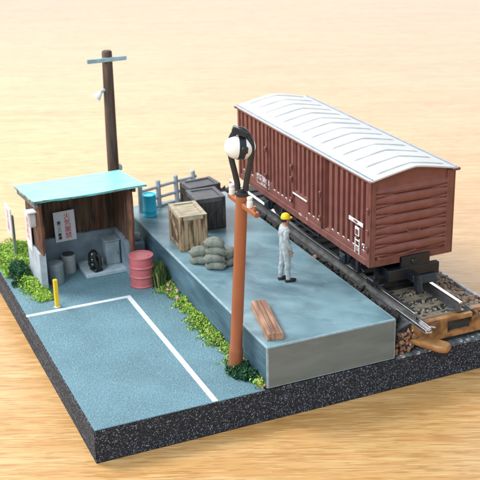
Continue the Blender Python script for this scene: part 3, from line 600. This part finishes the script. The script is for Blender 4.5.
# ================================================================== CRATES
def crate(loc, s, rz_, m, mi_, mt, label, style):
    t = thing('wooden_crate', label, 'crate', loc, (0, 0, rz_), 'wooden crates on the platform'); X, Y, Z = s; e = .085
    bm = NB(); box(bm, (0, 0, Z / 2 + .005), (X - .05, Y - .05, Z - .03)); obj('crate_panel', bm, mi_, t)
    # planks of the front panel
    n = 4
    for k in range(n):
        wd = (X - 2 * e) / n; bm = NB()
        box(bm, (-X / 2 + e + wd * (k + .5), -Y / 2 + .026, Z / 2 - .01), (wd - .006, .03, Z - 2 * e + .02), bevel=.006); obj('front_board', bm, m, t)
    for sx in (-1, 1):
        for sy in (-1, 1): bm = NB(); box(bm, (sx * (X / 2 - e / 2), sy * (Y / 2 - e / 2), Z / 2), (e, e, Z - .006), bevel=.010); obj('corner_post', bm, m, t)
    for zz in (e / 2, Z - e / 2):
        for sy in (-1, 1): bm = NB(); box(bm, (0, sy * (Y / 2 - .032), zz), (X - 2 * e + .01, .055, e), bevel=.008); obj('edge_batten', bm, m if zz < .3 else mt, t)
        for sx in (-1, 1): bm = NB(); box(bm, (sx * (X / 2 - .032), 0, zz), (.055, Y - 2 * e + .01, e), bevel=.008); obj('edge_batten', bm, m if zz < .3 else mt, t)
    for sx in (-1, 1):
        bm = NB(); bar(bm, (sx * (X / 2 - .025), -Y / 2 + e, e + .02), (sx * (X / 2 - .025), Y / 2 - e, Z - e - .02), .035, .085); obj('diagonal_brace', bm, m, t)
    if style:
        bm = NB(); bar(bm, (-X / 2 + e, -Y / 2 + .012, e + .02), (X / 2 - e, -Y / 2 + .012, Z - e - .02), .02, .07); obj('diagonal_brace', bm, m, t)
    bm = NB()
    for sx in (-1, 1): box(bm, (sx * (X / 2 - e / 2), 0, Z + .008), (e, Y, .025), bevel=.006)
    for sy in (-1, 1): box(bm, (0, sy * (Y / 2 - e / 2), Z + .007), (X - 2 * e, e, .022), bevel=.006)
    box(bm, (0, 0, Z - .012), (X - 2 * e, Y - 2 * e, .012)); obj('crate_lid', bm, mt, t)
    return t
crate((3.515, 4.93, H), (.58, .86, .735), R(-5), m_crate, m_cratei, m_crate_t, 'tan weathered wooden crate standing alone at the platform edge in front of the dark crates', 0)
crate((4.235, 5.75, H), (.66, .70, .70), R(-3), m_dcr, m_dcr, m_dcrt, 'charcoal wooden crate in the middle, just behind the tan crate', 1)
crate((4.40, 6.48, H), (.74, .55, .70), R(4), m_dcr, m_dcr, m_dcrt, 'charcoal wooden crate farthest back, nearest the fence', 1)

# ================================================================== SANDBAGS
def bag(x, y, z, rzz, label, s=1.0, tilt=0):
    rg = random.Random(int(x * 999 + z * 777)); bm = NB()
    bmesh.ops.create_icosphere(bm, subdivisions=3, radius=1)
    for v in bm.verts:
        c = v.co; sg = lambda q, p: math.copysign(abs(q) ** p, q)
        c.x, c.y, c.z = sg(c.x, .72) * .195 * s, sg(c.y, .72) * .125 * s, sg(c.z, .80) * .092 * s
        c.z += .014 * math.cos(c.x * 14) - .018 * (abs(c.x) / .19) ** 2; c.z += .006 * math.sin(c.x * 40 + c.y * 25 + x * 9); c.y += .006 * math.sin(c.x * 31 + z * 9)
    for sx in (-1, 1): box(bm, (sx * .195 * s, 0, -.015), (.03, .10, .03), bevel=.01)
    o = obj('sandbag', bm, m_bag, loc=(x, y, z), smooth=True); o.rotation_euler = (tilt, RG.uniform(-.08, .08), rzz)
    tag(o, label, 'sandbag', 'sandbags piled on the platform')
bx, by = 3.50, 3.44
for k, (nm, dx, rr) in enumerate((('bottom grey sandbag of the tall front stack of four', .0, -.30), ('second from bottom sandbag in the tall front stack', -.03, -.1), ('third from bottom sandbag in the tall front stack', .02, -.35), ('topmost sandbag of the tall front stack near the tan crate', .0, -.15))):
    bag(bx + dx, by + .01 * k, H + .088 + k * .150, R(-20) + rr, nm)
bag(3.33, 3.84, H + .085, R(-35), 'lower sandbag of the left pair behind the tall stack'); bag(3.34, 3.86, H + .24, R(-15), 'upper sandbag of the left pair leaning by the tan crate')
bag(3.86, 3.52, H + .088, R(20), 'lower sandbag of the right pair half behind the lamp post'); bag(3.86, 3.55, H + .24, R(35), 'upper sandbag of the right pair half behind the lamp post')

# ================================================================== PLANK STACK
pk = thing('timber_offcut', 'short thick brown timber board lying on the platform by its front edge', 'timber', (3.395, .86, H), (0, 0, R(-12.5)))
bm = NB()
a = [(-.155, 0), (.155, 0), (.125, .13), (-.125, .135)]
p0 = [bm.verts.new((x, -.70, z)) for x, z in a]; p1 = [bm.verts.new((x, .66, z)) for x, z in a]
for i in range(4): bm.faces.new((p0[i], p0[(i + 1) % 4], p1[(i + 1) % 4], p1[i]))
bm.faces.new(p0[::-1]); bm.faces.new(p1); bmesh.ops.bevel(bm, geom=bm.edges[:], offset=.008, segments=1, affect='EDGES'); obj('timber_board', bm, m_plank, pk)
bm = NB(); box(bm, (.015, -.02, .137), (.012, 1.30, .006)); box(bm, (-.06, -.02, .1375), (.006, 1.28, .006)); obj('grain_groove', bm, mat('dark_grain', (.20, .10, .06), .8), pk)

# ================================================================== LAMP POST
lp = thing('lamp_post', 'tall orange-brown post with a white round lamp held in a black looped hoop', 'lamp post', (2.755, .80, 0))
lean = Vector((.203, 0, 3.19)); q = lambda z: lean * (z / 3.19)
bm = NB(); tube(bm, [q(0), q(.40), q(.435), q(.47), q(1.8), q(3.19)], [.124, .122, .121, .104, .101, .098], 24); obj('post_shaft', bm, m_pole, lp, smooth=True)
top = q(3.19)
bm = NB(); tube(bm, [top + Vector((0, 0, -.01)), top + Vector((0, 0, .05)), top + Vector((0, 0, .07))], [.102, .102, .06], 20); tube(bm, [top + Vector((-.01, 0, .03)), top + Vector((-.01, 0, .12))], .06, 12); obj('hoop_socket', bm, m_blackp, lp, smooth=True)
bm = NB(); c0 = top + Vector((0, 0, .08)); hw = .165
fx = Vector((rt.x, rt.y, 0)).normalized(); fx = Vector((.80, -.60, 0)).normalized()
for s in (-1, 1):
    pts = [c0 + fx * (s * .065), c0 + fx * (s * .075) + Vector((0, 0, .12)), c0 + fx * (s * .105) + Vector((0, 0, .28)), c0 + fx * (s * .155) + Vector((0, 0, .50)), c0 + fx * (s * .18) + Vector((0, 0, .68)), c0 + fx * (s * .165) + Vector((0, 0, .83)), c0 + fx * (s * .11) + Vector((0, 0, .95)), c0 + fx * (s * .04) + Vector((0, 0, 1.01)), c0 + Vector((0, 0, 1.02))]
    # smooth the path
    sm = []
    for i in range(len(pts) - 1):
        p_1 = pts[max(i - 1, 0)]; p0_ = pts[i]; p1_ = pts[i + 1]; p2 = pts[min(i + 2, len(pts) - 1)]
        for k in range(4):
            t = k / 4; sm.append(.5 * ((2 * p0_) + (p1_ - p_1) * t + (2 * p_1 - 5 * p0_ + 4 * p1_ - p2) * t * t + (3 * p0_ - p_1 - 3 * p1_ + p2) * t ** 3))
    sm.append(pts[-1]); tube(bm, sm, .048, 12)
obj('hoop', bm, m_blackp, lp, smooth=True)
bm = NB(); box(bm, c0 + Vector((-.01, -.01, .99)), (.27, .16, .10), rot=(0, R(24), R(-24)), bevel=.025, seg=2); obj('hoop_cap', bm, m_blackp, lp)
lc = c0 + Vector((.035, .03, .715)); ld = Vector((.93, .36, 0)).normalized(); la = thing('lamp_head', 'x', 'x'); del la['label']; del la['category']; la.parent = lp; la.location = lc; la.rotation_euler = (0, R(6), math.atan2(-.16, .97))
for s in (-1, 1):
    bm = NB(); pr = []
    for k in range(0, 11):
        a = math.pi / 2 * k / 10; pr.append((max(.002, .195 * math.cos(a)), .205 * math.sin(a)))
    lathe(bm, pr, 32); bmesh.ops.rotate(bm, cent=(0, 0, 0), matrix=Matrix.Rotation(R(90 * s), 3, 'Y'), verts=bm.verts); bmesh.ops.translate(bm, vec=(s * .050 - .035, 0, 0), verts=bm.verts); obj('lamp_globe', bm, m_globe, la, smooth=True)
bm = NB(); tube(bm, [(-.088, 0, 0), (.018, 0, 0)], .202, 32); box(bm, (-.005, -.19, 0), (.11, .05, .12), bevel=.02); tube(bm, [(-.02, 0, .15), (-.02, 0, .32)], .035, 10); obj('lamp_band', bm, m_blackp, la, smooth=True)
bm = NB(); t2 = q(3.04); bar(bm, t2 + Vector((0, .50, .0)), t2 + Vector((0, -.62, .0)), .085, .085, bevel=.012); xa = obj('bracket_arm', bm, m_pole, lp)
for yy in (.40, -.33):
    bm = NB(); lathe(bm, [(.045, 0), (.05, .02), (.05, .10), (.035, .115), (.045, .13), (.045, .17), (.02, .185)], 16, c=t2 + Vector((0, yy, .042))); obj('insulator', bm, m_globe, xa, smooth=True)
bm = NB(); box(bm, t2 + Vector((0, -.52, .08)), (.035, .05, .09)); obj('insulator_pin', bm, m_pole, xa)

# ================================================================== UTILITY POLE
ux_ = thing('utility_pole', 'tall dark brown wooden utility pole with a pale blue crossarm behind the shed', 'utility pole', (2.96, 8.05, 0))
bm = NB(); tube(bm, [(-.03, 0, 0), (-.03, 0, 1.2), (-.025, 0, 2.4), (-.01, 0, 3.5), (.0, 0, 4.22), (.0, 0, 4.25)], [.135, .132, .125, .118, .112, .09], 14)
obj('pole_shaft', bm, m_upole, ux_, smooth=True)
bm = NB(); bar(bm, (-.48, -.10, 4.07), (.40, -.10, 4.07), .06, .09, bevel=.006); obj('crossarm', bm, m_xarm, ux_)
ls = thing('lamp_head', 'x', 'x'); del ls['label']; del ls['category']; ls.parent = ux_; ls.location = (-.125, -.03, 3.36)
bm = NB(); tube(bm, [(.06, 0, .06), (-.04, 0, .02), (-.10, 0, -.03)], .035, 8); obj('lamp_neck', bm, m_xarm, ls, smooth=True)
bm = NB(); tube(bm, [(-.08, 0, .0), (-.13, 0, -.06), (-.19, 0, -.11), (-.20, 0, -.12)], [.04, .07, .10, .085], 16); obj('lamp_shade', bm, m_globe, ls, smooth=True)
bm = NB(); box(bm, (.115, -.03, 1.60), (.09, .12, .13), bevel=.02); obj('pole_fitting', bm, m_fence, ux_)

# ================================================================== PERSON
S = 1.315 / 1.74
def skin_body():
    me = bpy.data.meshes.new('person'); V = []; E = []; Rr = []
    def v(x, y, z, r, par=None, r2=None):
        V.append((x, y, z)); Rr.append((r, r2 or r)); i = len(V) - 1
        if par is not None: E.append((par, i))
        return i
    pel = v(0, 0, .96, .135, None, .12); sp = v(-.01, 0, 1.12, .125, pel, .12); ch = v(-.01, 0, 1.32, .155, sp, .13); nk0 = v(0, 0, 1.44, .09, ch); nk = v(.012, 0, 1.50, .052, nk0)
    h0 = v(.03, 0, 1.56, .072, nk); h1 = v(.03, 0, 1.64, .088, h0); h2 = v(.02, 0, 1.70, .075, h1)
    nose = v(.125, 0, 1.60, .012, h0)
    for s in (-1, 1):
        sh_ = v(-.01, s * .155, 1.40, .075, nk0); el = v(-.045, s * .225, 1.15, .056, sh_); 
        wx = .07 if s < 0 else .05
        mid = v((-.045 + wx) / 2, s * .235, 1.02, .050, el); wr = v(wx, s * .232, .885, .030, mid); pm = v(wx + .012, s * .23, .82, .030, wr, .018)
        for k in range(4):
            yo = (-1.5 + k) * .017; l = (.075, .088, .082, .062)[k]
            a = v(wx + .012 + (1.5 - k) * .013, s * .23, .79, .0095, pm); b = v(wx + .02 + (1.5 - k) * .015, s * .225, .79 - l * .5, .0085, a); v(wx + .012 + (1.5 - k) * .015, s * .215, .79 - l, .0075, b)
        a = v(wx + .045, s * .22, .83, .010, pm); v(wx + .058, s * .212, .79, .009, a)
        hp_ = v(0, s * .085, .90, .10, pel)
        kx, fx_ = ((.03, .04) if s < 0 else (-.03, -.08))
        kn = v(kx, s * .10, .50, .072, hp_); cf = v(kx * .6 + fx_ * .4 - .01, s * .10, .32, .066, kn); an = v(fx_, s * .10, .10, .056, cf); an2 = v(fx_, s * .10, .055, .05, an)
    me.from_pydata(V, E, []); o = bpy.data.objects.new('tmp', me); C.objects.link(o)
    m = o.modifiers.new('s', 'SKIN'); 
    sv = me.skin_vertices[0].data
    for i, r in enumerate(Rr): sv[i].radius = r; sv[i].use_root = (i == 0)
    m.use_smooth_shade = True
    o.modifiers.new('u', 'SUBSURF').levels = 2; o.modifiers['u'].render_levels = 2
    bpy.context.view_layer.update()
    r = bpy.data.meshes.new_from_object(o.evaluated_get(bpy.context.evaluated_depsgraph_get())); bpy.data.objects.remove(o); return r
pt = thing('person', 'person in pale blue-grey overalls and yellow helmet standing on the platform looking at the boxcar', 'person', (4.455, 2.33, H + .001), (0, 0, R(-8)))
me = skin_body(); me.materials.clear(); me.materials.append(m_cloth); me.materials.append(m_skin); me.name = 'body'
for p in me.polygons:
    c = p.center; p.use_smooth = True
    arm = abs(c.y) > .17 and c.z < .90
    p.material_index = 1 if (c.z > 1.475 or arm) else 0
    
for v_ in me.vertices:   # cloth folds
    if v_.co.z < 1.44: v_.co += v_.normal * ((.0045 if v_.co.z > .95 else .002) * math.sin(v_.co.z * 48 + v_.co.x * 25 + 3 * math.sin(v_.co.y * 9)) + .0035 * math.sin(v_.co.z * 23 + v_.co.y * 60))
me.transform(Matrix.Diagonal((S * 1.13, S * 1.06, S, 1))); o = bpy.data.objects.new('body', me); C.objects.link(o); o.parent = pt
def pobj(name, bm, m): bmesh.ops.scale(bm, vec=(S, S, S), verts=bm.verts); return obj(name, bm, m, pt, smooth=True)
bm = NB()
lathe(bm, [(.118, 0), (.117, .03), (.108, .07), (.085, .105), (.045, .128), (.004, .135)], 24, c=(.02, 0, 1.655)); prism(bm, [(.08, -.10), (.165, -.065), (.19, 0), (.165, .065), (.08, .10)], 1.652, 1.668); pobj('helmet', bm, m_helm)
bm = NB(); blob(bm, (-.005, 0, 1.625), (.098, .098, .075), 3, .03); pobj('hair', bm, m_hair)
for s in (-1, 1):
    bm = NB(); blob(bm, (.035, s * .093, 1.60), (.022, .012, .034), 2); pobj('ear', bm, m_skin)
    bm = NB(); blob(bm, (.112, s * .034, 1.618), (.010, .014, .009), 2); pobj('eye', bm, m_hair)
    fx_ = .04 if s < 0 else -.08
    bm = NB(); blob(bm, (fx_ + .065, s * .10, .045), (.155, .058, .05), 3); box(bm, (fx_ + .06, s * .10, .014), (.27, .10, .026), bevel=.01); pobj('shoe', bm, m_hair)
bm = NB(); lathe(bm, [(.058, -.015), (.082, -.02), (.086, .02), (.066, .028)], 20, c=(.006, 0, 1.465)); pobj('collar', bm, m_cloth)

# ================================================================== VEGETATION
def flakes(name, n, fn, size, mats, wts, seed, upr=0.4, extra=None):
    rg = random.Random(seed); bm = NB()
    for i in range(n):
        c = Vector(fn(rg)); s = size * rg.uniform(.6, 1.4); rot = Euler((rg.uniform(-1, 1) * 1.3, rg.uniform(-1, 1) * 1.3, rg.uniform(0, 6.3))).to_matrix()
        pts = [(-.5, -.3, 0), (.5, -.35, .1), (.65, .2, -.05), (.1, .55, .12), (-.55, .3, 0)]
        vs = [bm.verts.new(c + rot @ (Vector(p) * s)) for p in pts]; f = bm.faces.new(vs); f.material_index = rg.choices(range(len(mats)), wts)[0]
    if extra: extra(bm, rg)
    return obj(name, bm, mats, smooth='keep')
def edgef(rg):
    y = rg.uniform(.75, 4.75); k = .5 + .5 * math.sin(y * 5.1) * math.sin(y * 2.3 + 1) + .25 * math.sin(y * 17); wd = max(.05, .09 + .16 * k)
    d = abs(rg.gauss(0, 1)) * wd * .6; x = 2.985 - min(d, .42); h = max(0, (.17 - d * .5)) * rg.random() * (0.5 + .6 * k); return (x, y, .01 + h)
def petals(bm, rg):
    for (x, y, z) in ((2.90, 4.05, .20), (2.80, 4.25, .14), (2.86, 4.45, .16), (2.84, 3.86, .12)):
        for k in range(6):
            blob(bm, (x + rg.uniform(-.03, .03), y + rg.uniform(-.03, .03), z + rg.uniform(-.01, .02)), (.02, .02, .012), 1, mi=4)
tag(flakes('grass_strip', 12500, edgef, .026, [m_g1, m_g2, m_g3, m_g6, m_pet], (5, 3, 2, 1.2, 0), 1, extra=petals), 'yellow-green grass strip with pink flowers along the foot of the platform', 'grass', kind='stuff')
def cornf(rg): return (rg.gauss(2.95, .05), rg.uniform(.06, .34), .01 + rg.random() * .12)
tag(flakes('corner_grass', 330, cornf, .034, [m_g1, m_g2, m_peto], (5, 2, 2), 8), 'small yellow-green and orange grass patch at the front corner of the platform', 'grass', kind='stuff')
def leftf(rg):
    if rg.random() < .45:
        y = rg.uniform(5.1, 6.8); x = .56 - abs(rg.gauss(0, .14)) * (1.0 if y > 5.6 else .8); 
        if y < 5.55: x += .12 * rg.random()
    else: y = rg.uniform(6.6, 8.5); x = rg.uniform(.03, 1.3) if y > 6.9 else rg.uniform(.03, .55)
    x = max(.02, x); return (x, y, .01 + rg.random() ** 1.5 * (.10 + .07 * math.sin(x * 7 + y * 5)))
tag(flakes('grass_patch', 20000, leftf, .028, [m_g1, m_g2, m_g3], (6, 2.6, 1), 2), 'bright yellow-green grass ground cover beside and behind the shed', 'grass', kind='stuff')
def backf(rg): return (rg.uniform(2.5, 5.4), rg.uniform(7.75, 8.5), .01 + rg.random() ** 2 * .3)
tag(flakes('back_grass', 1500, backf, .06, [m_g1, m_g2, m_g4], (3, 4, 1), 12), 'green grass behind the fence at the back of the platform', 'grass', kind='stuff')
def shrub(name, c, s, n, seed, label, mats=(m_g4, m_g5, m_g2), wts=(6, 3, .4), size=.025):
    def fn(rg):
        v = Vector((rg.gauss(0, 1), rg.gauss(0, 1), rg.gauss(0, 1))).normalized() * rg.uniform(.55, 1.0) ** .6
        k = 1 + .18 * math.sin(v.x * 7 + seed) * math.sin(v.y * 6) ; return (c[0] + v.x * s[0] * k, c[1] + v.y * s[1] * k, max(.01, c[2] + v.z * s[2] * k))
    t = thing(name, label, 'shrub', (c[0], c[1], 0)); o = flakes('foliage', n, fn, size, list(mats), wts, seed)
    o.data.transform(Matrix.Translation((-c[0], -c[1], 0))); o.parent = t
    bm = NB()
    rg = random.Random(seed)
    for k in range(7): tube(bm, [(0, 0, 0), (rg.uniform(-.4, .4) * s[0], rg.uniform(-.4, .4) * s[1], c[2]), (rg.uniform(-.7, .7) * s[0], rg.uniform(-.7, .7) * s[1], c[2] + s[2] * .6)], [.014, .01, .005], 5)
    obj('stem', bm, m_g6, t)
shrub('shrub', (2.80, .70, .07), (.22, .30, .15), 3600, 21, 'low dark green shrub around the foot of the lamp post')
shrub('shrub', (2.93, .42, .08), (.10, .20, .12), 1400, 22, 'small dark green shrub between the lamp post and platform corner')
shrub('shrub', (.30, 6.55, .17), (.20, .34, .19), 3800, 23, 'rounded dark green shrub at the outer left side of the shed')
shrub('shrub', (.16, 6.15, .04), (.10, .12, .06), 160, 25, 'tiny dark green sprig near the left edge of the base', size=.04)
shrub('shrub', (3.75, 8.15, .30), (.12, .12, .30), 320, 24, 'upright green weed behind the fence near the cyan drum', (m_g2, m_g5, m_g1), (4, 3, 3))
tu = thing('grass_tuft', 'tall brown and green grass tuft growing between pink drum and platform', 'grass tuft', (2.86, 4.88, .004))
bm = NB(); rg = random.Random(6)
for i in range(900):
    a = rg.uniform(0, 6.28); r = abs(rg.gauss(0, .075)); b = Vector((min(.06, r * math.cos(a) * 1.1), r * math.sin(a) * 1.6, 0)); l = rg.uniform(.22, .52); lean_ = Vector((math.cos(a) * rg.uniform(.05, .5) * .55, math.sin(a) * rg.uniform(.05, .8) * .7, 1)).normalized()
    lean_.x = min(lean_.x * 1.35, .06); tp = b + lean_ * l; wv = Vector((-math.sin(a), math.cos(a), 0)) * .010; md = b + lean_ * l * .55 + Vector((0, 0, .02))
    v1, v2, v3, v4, v5 = [bm.verts.new(p) for p in (b - wv, b + wv, md + wv * .8, tp, md - wv * .8)]
    f = bm.faces.new((v1, v2, v3, v4, v5)); f.material_index = rg.choices((0, 1, 2, 3), (5, 2, 2, 1))[0] if b.y < .02 else rg.choices((0, 1, 2, 3), (2, 5, 2, 0))[0]
obj('grass_blades', bm, [m_g6, m_g2, m_g5, m_g3], tu, smooth='keep')
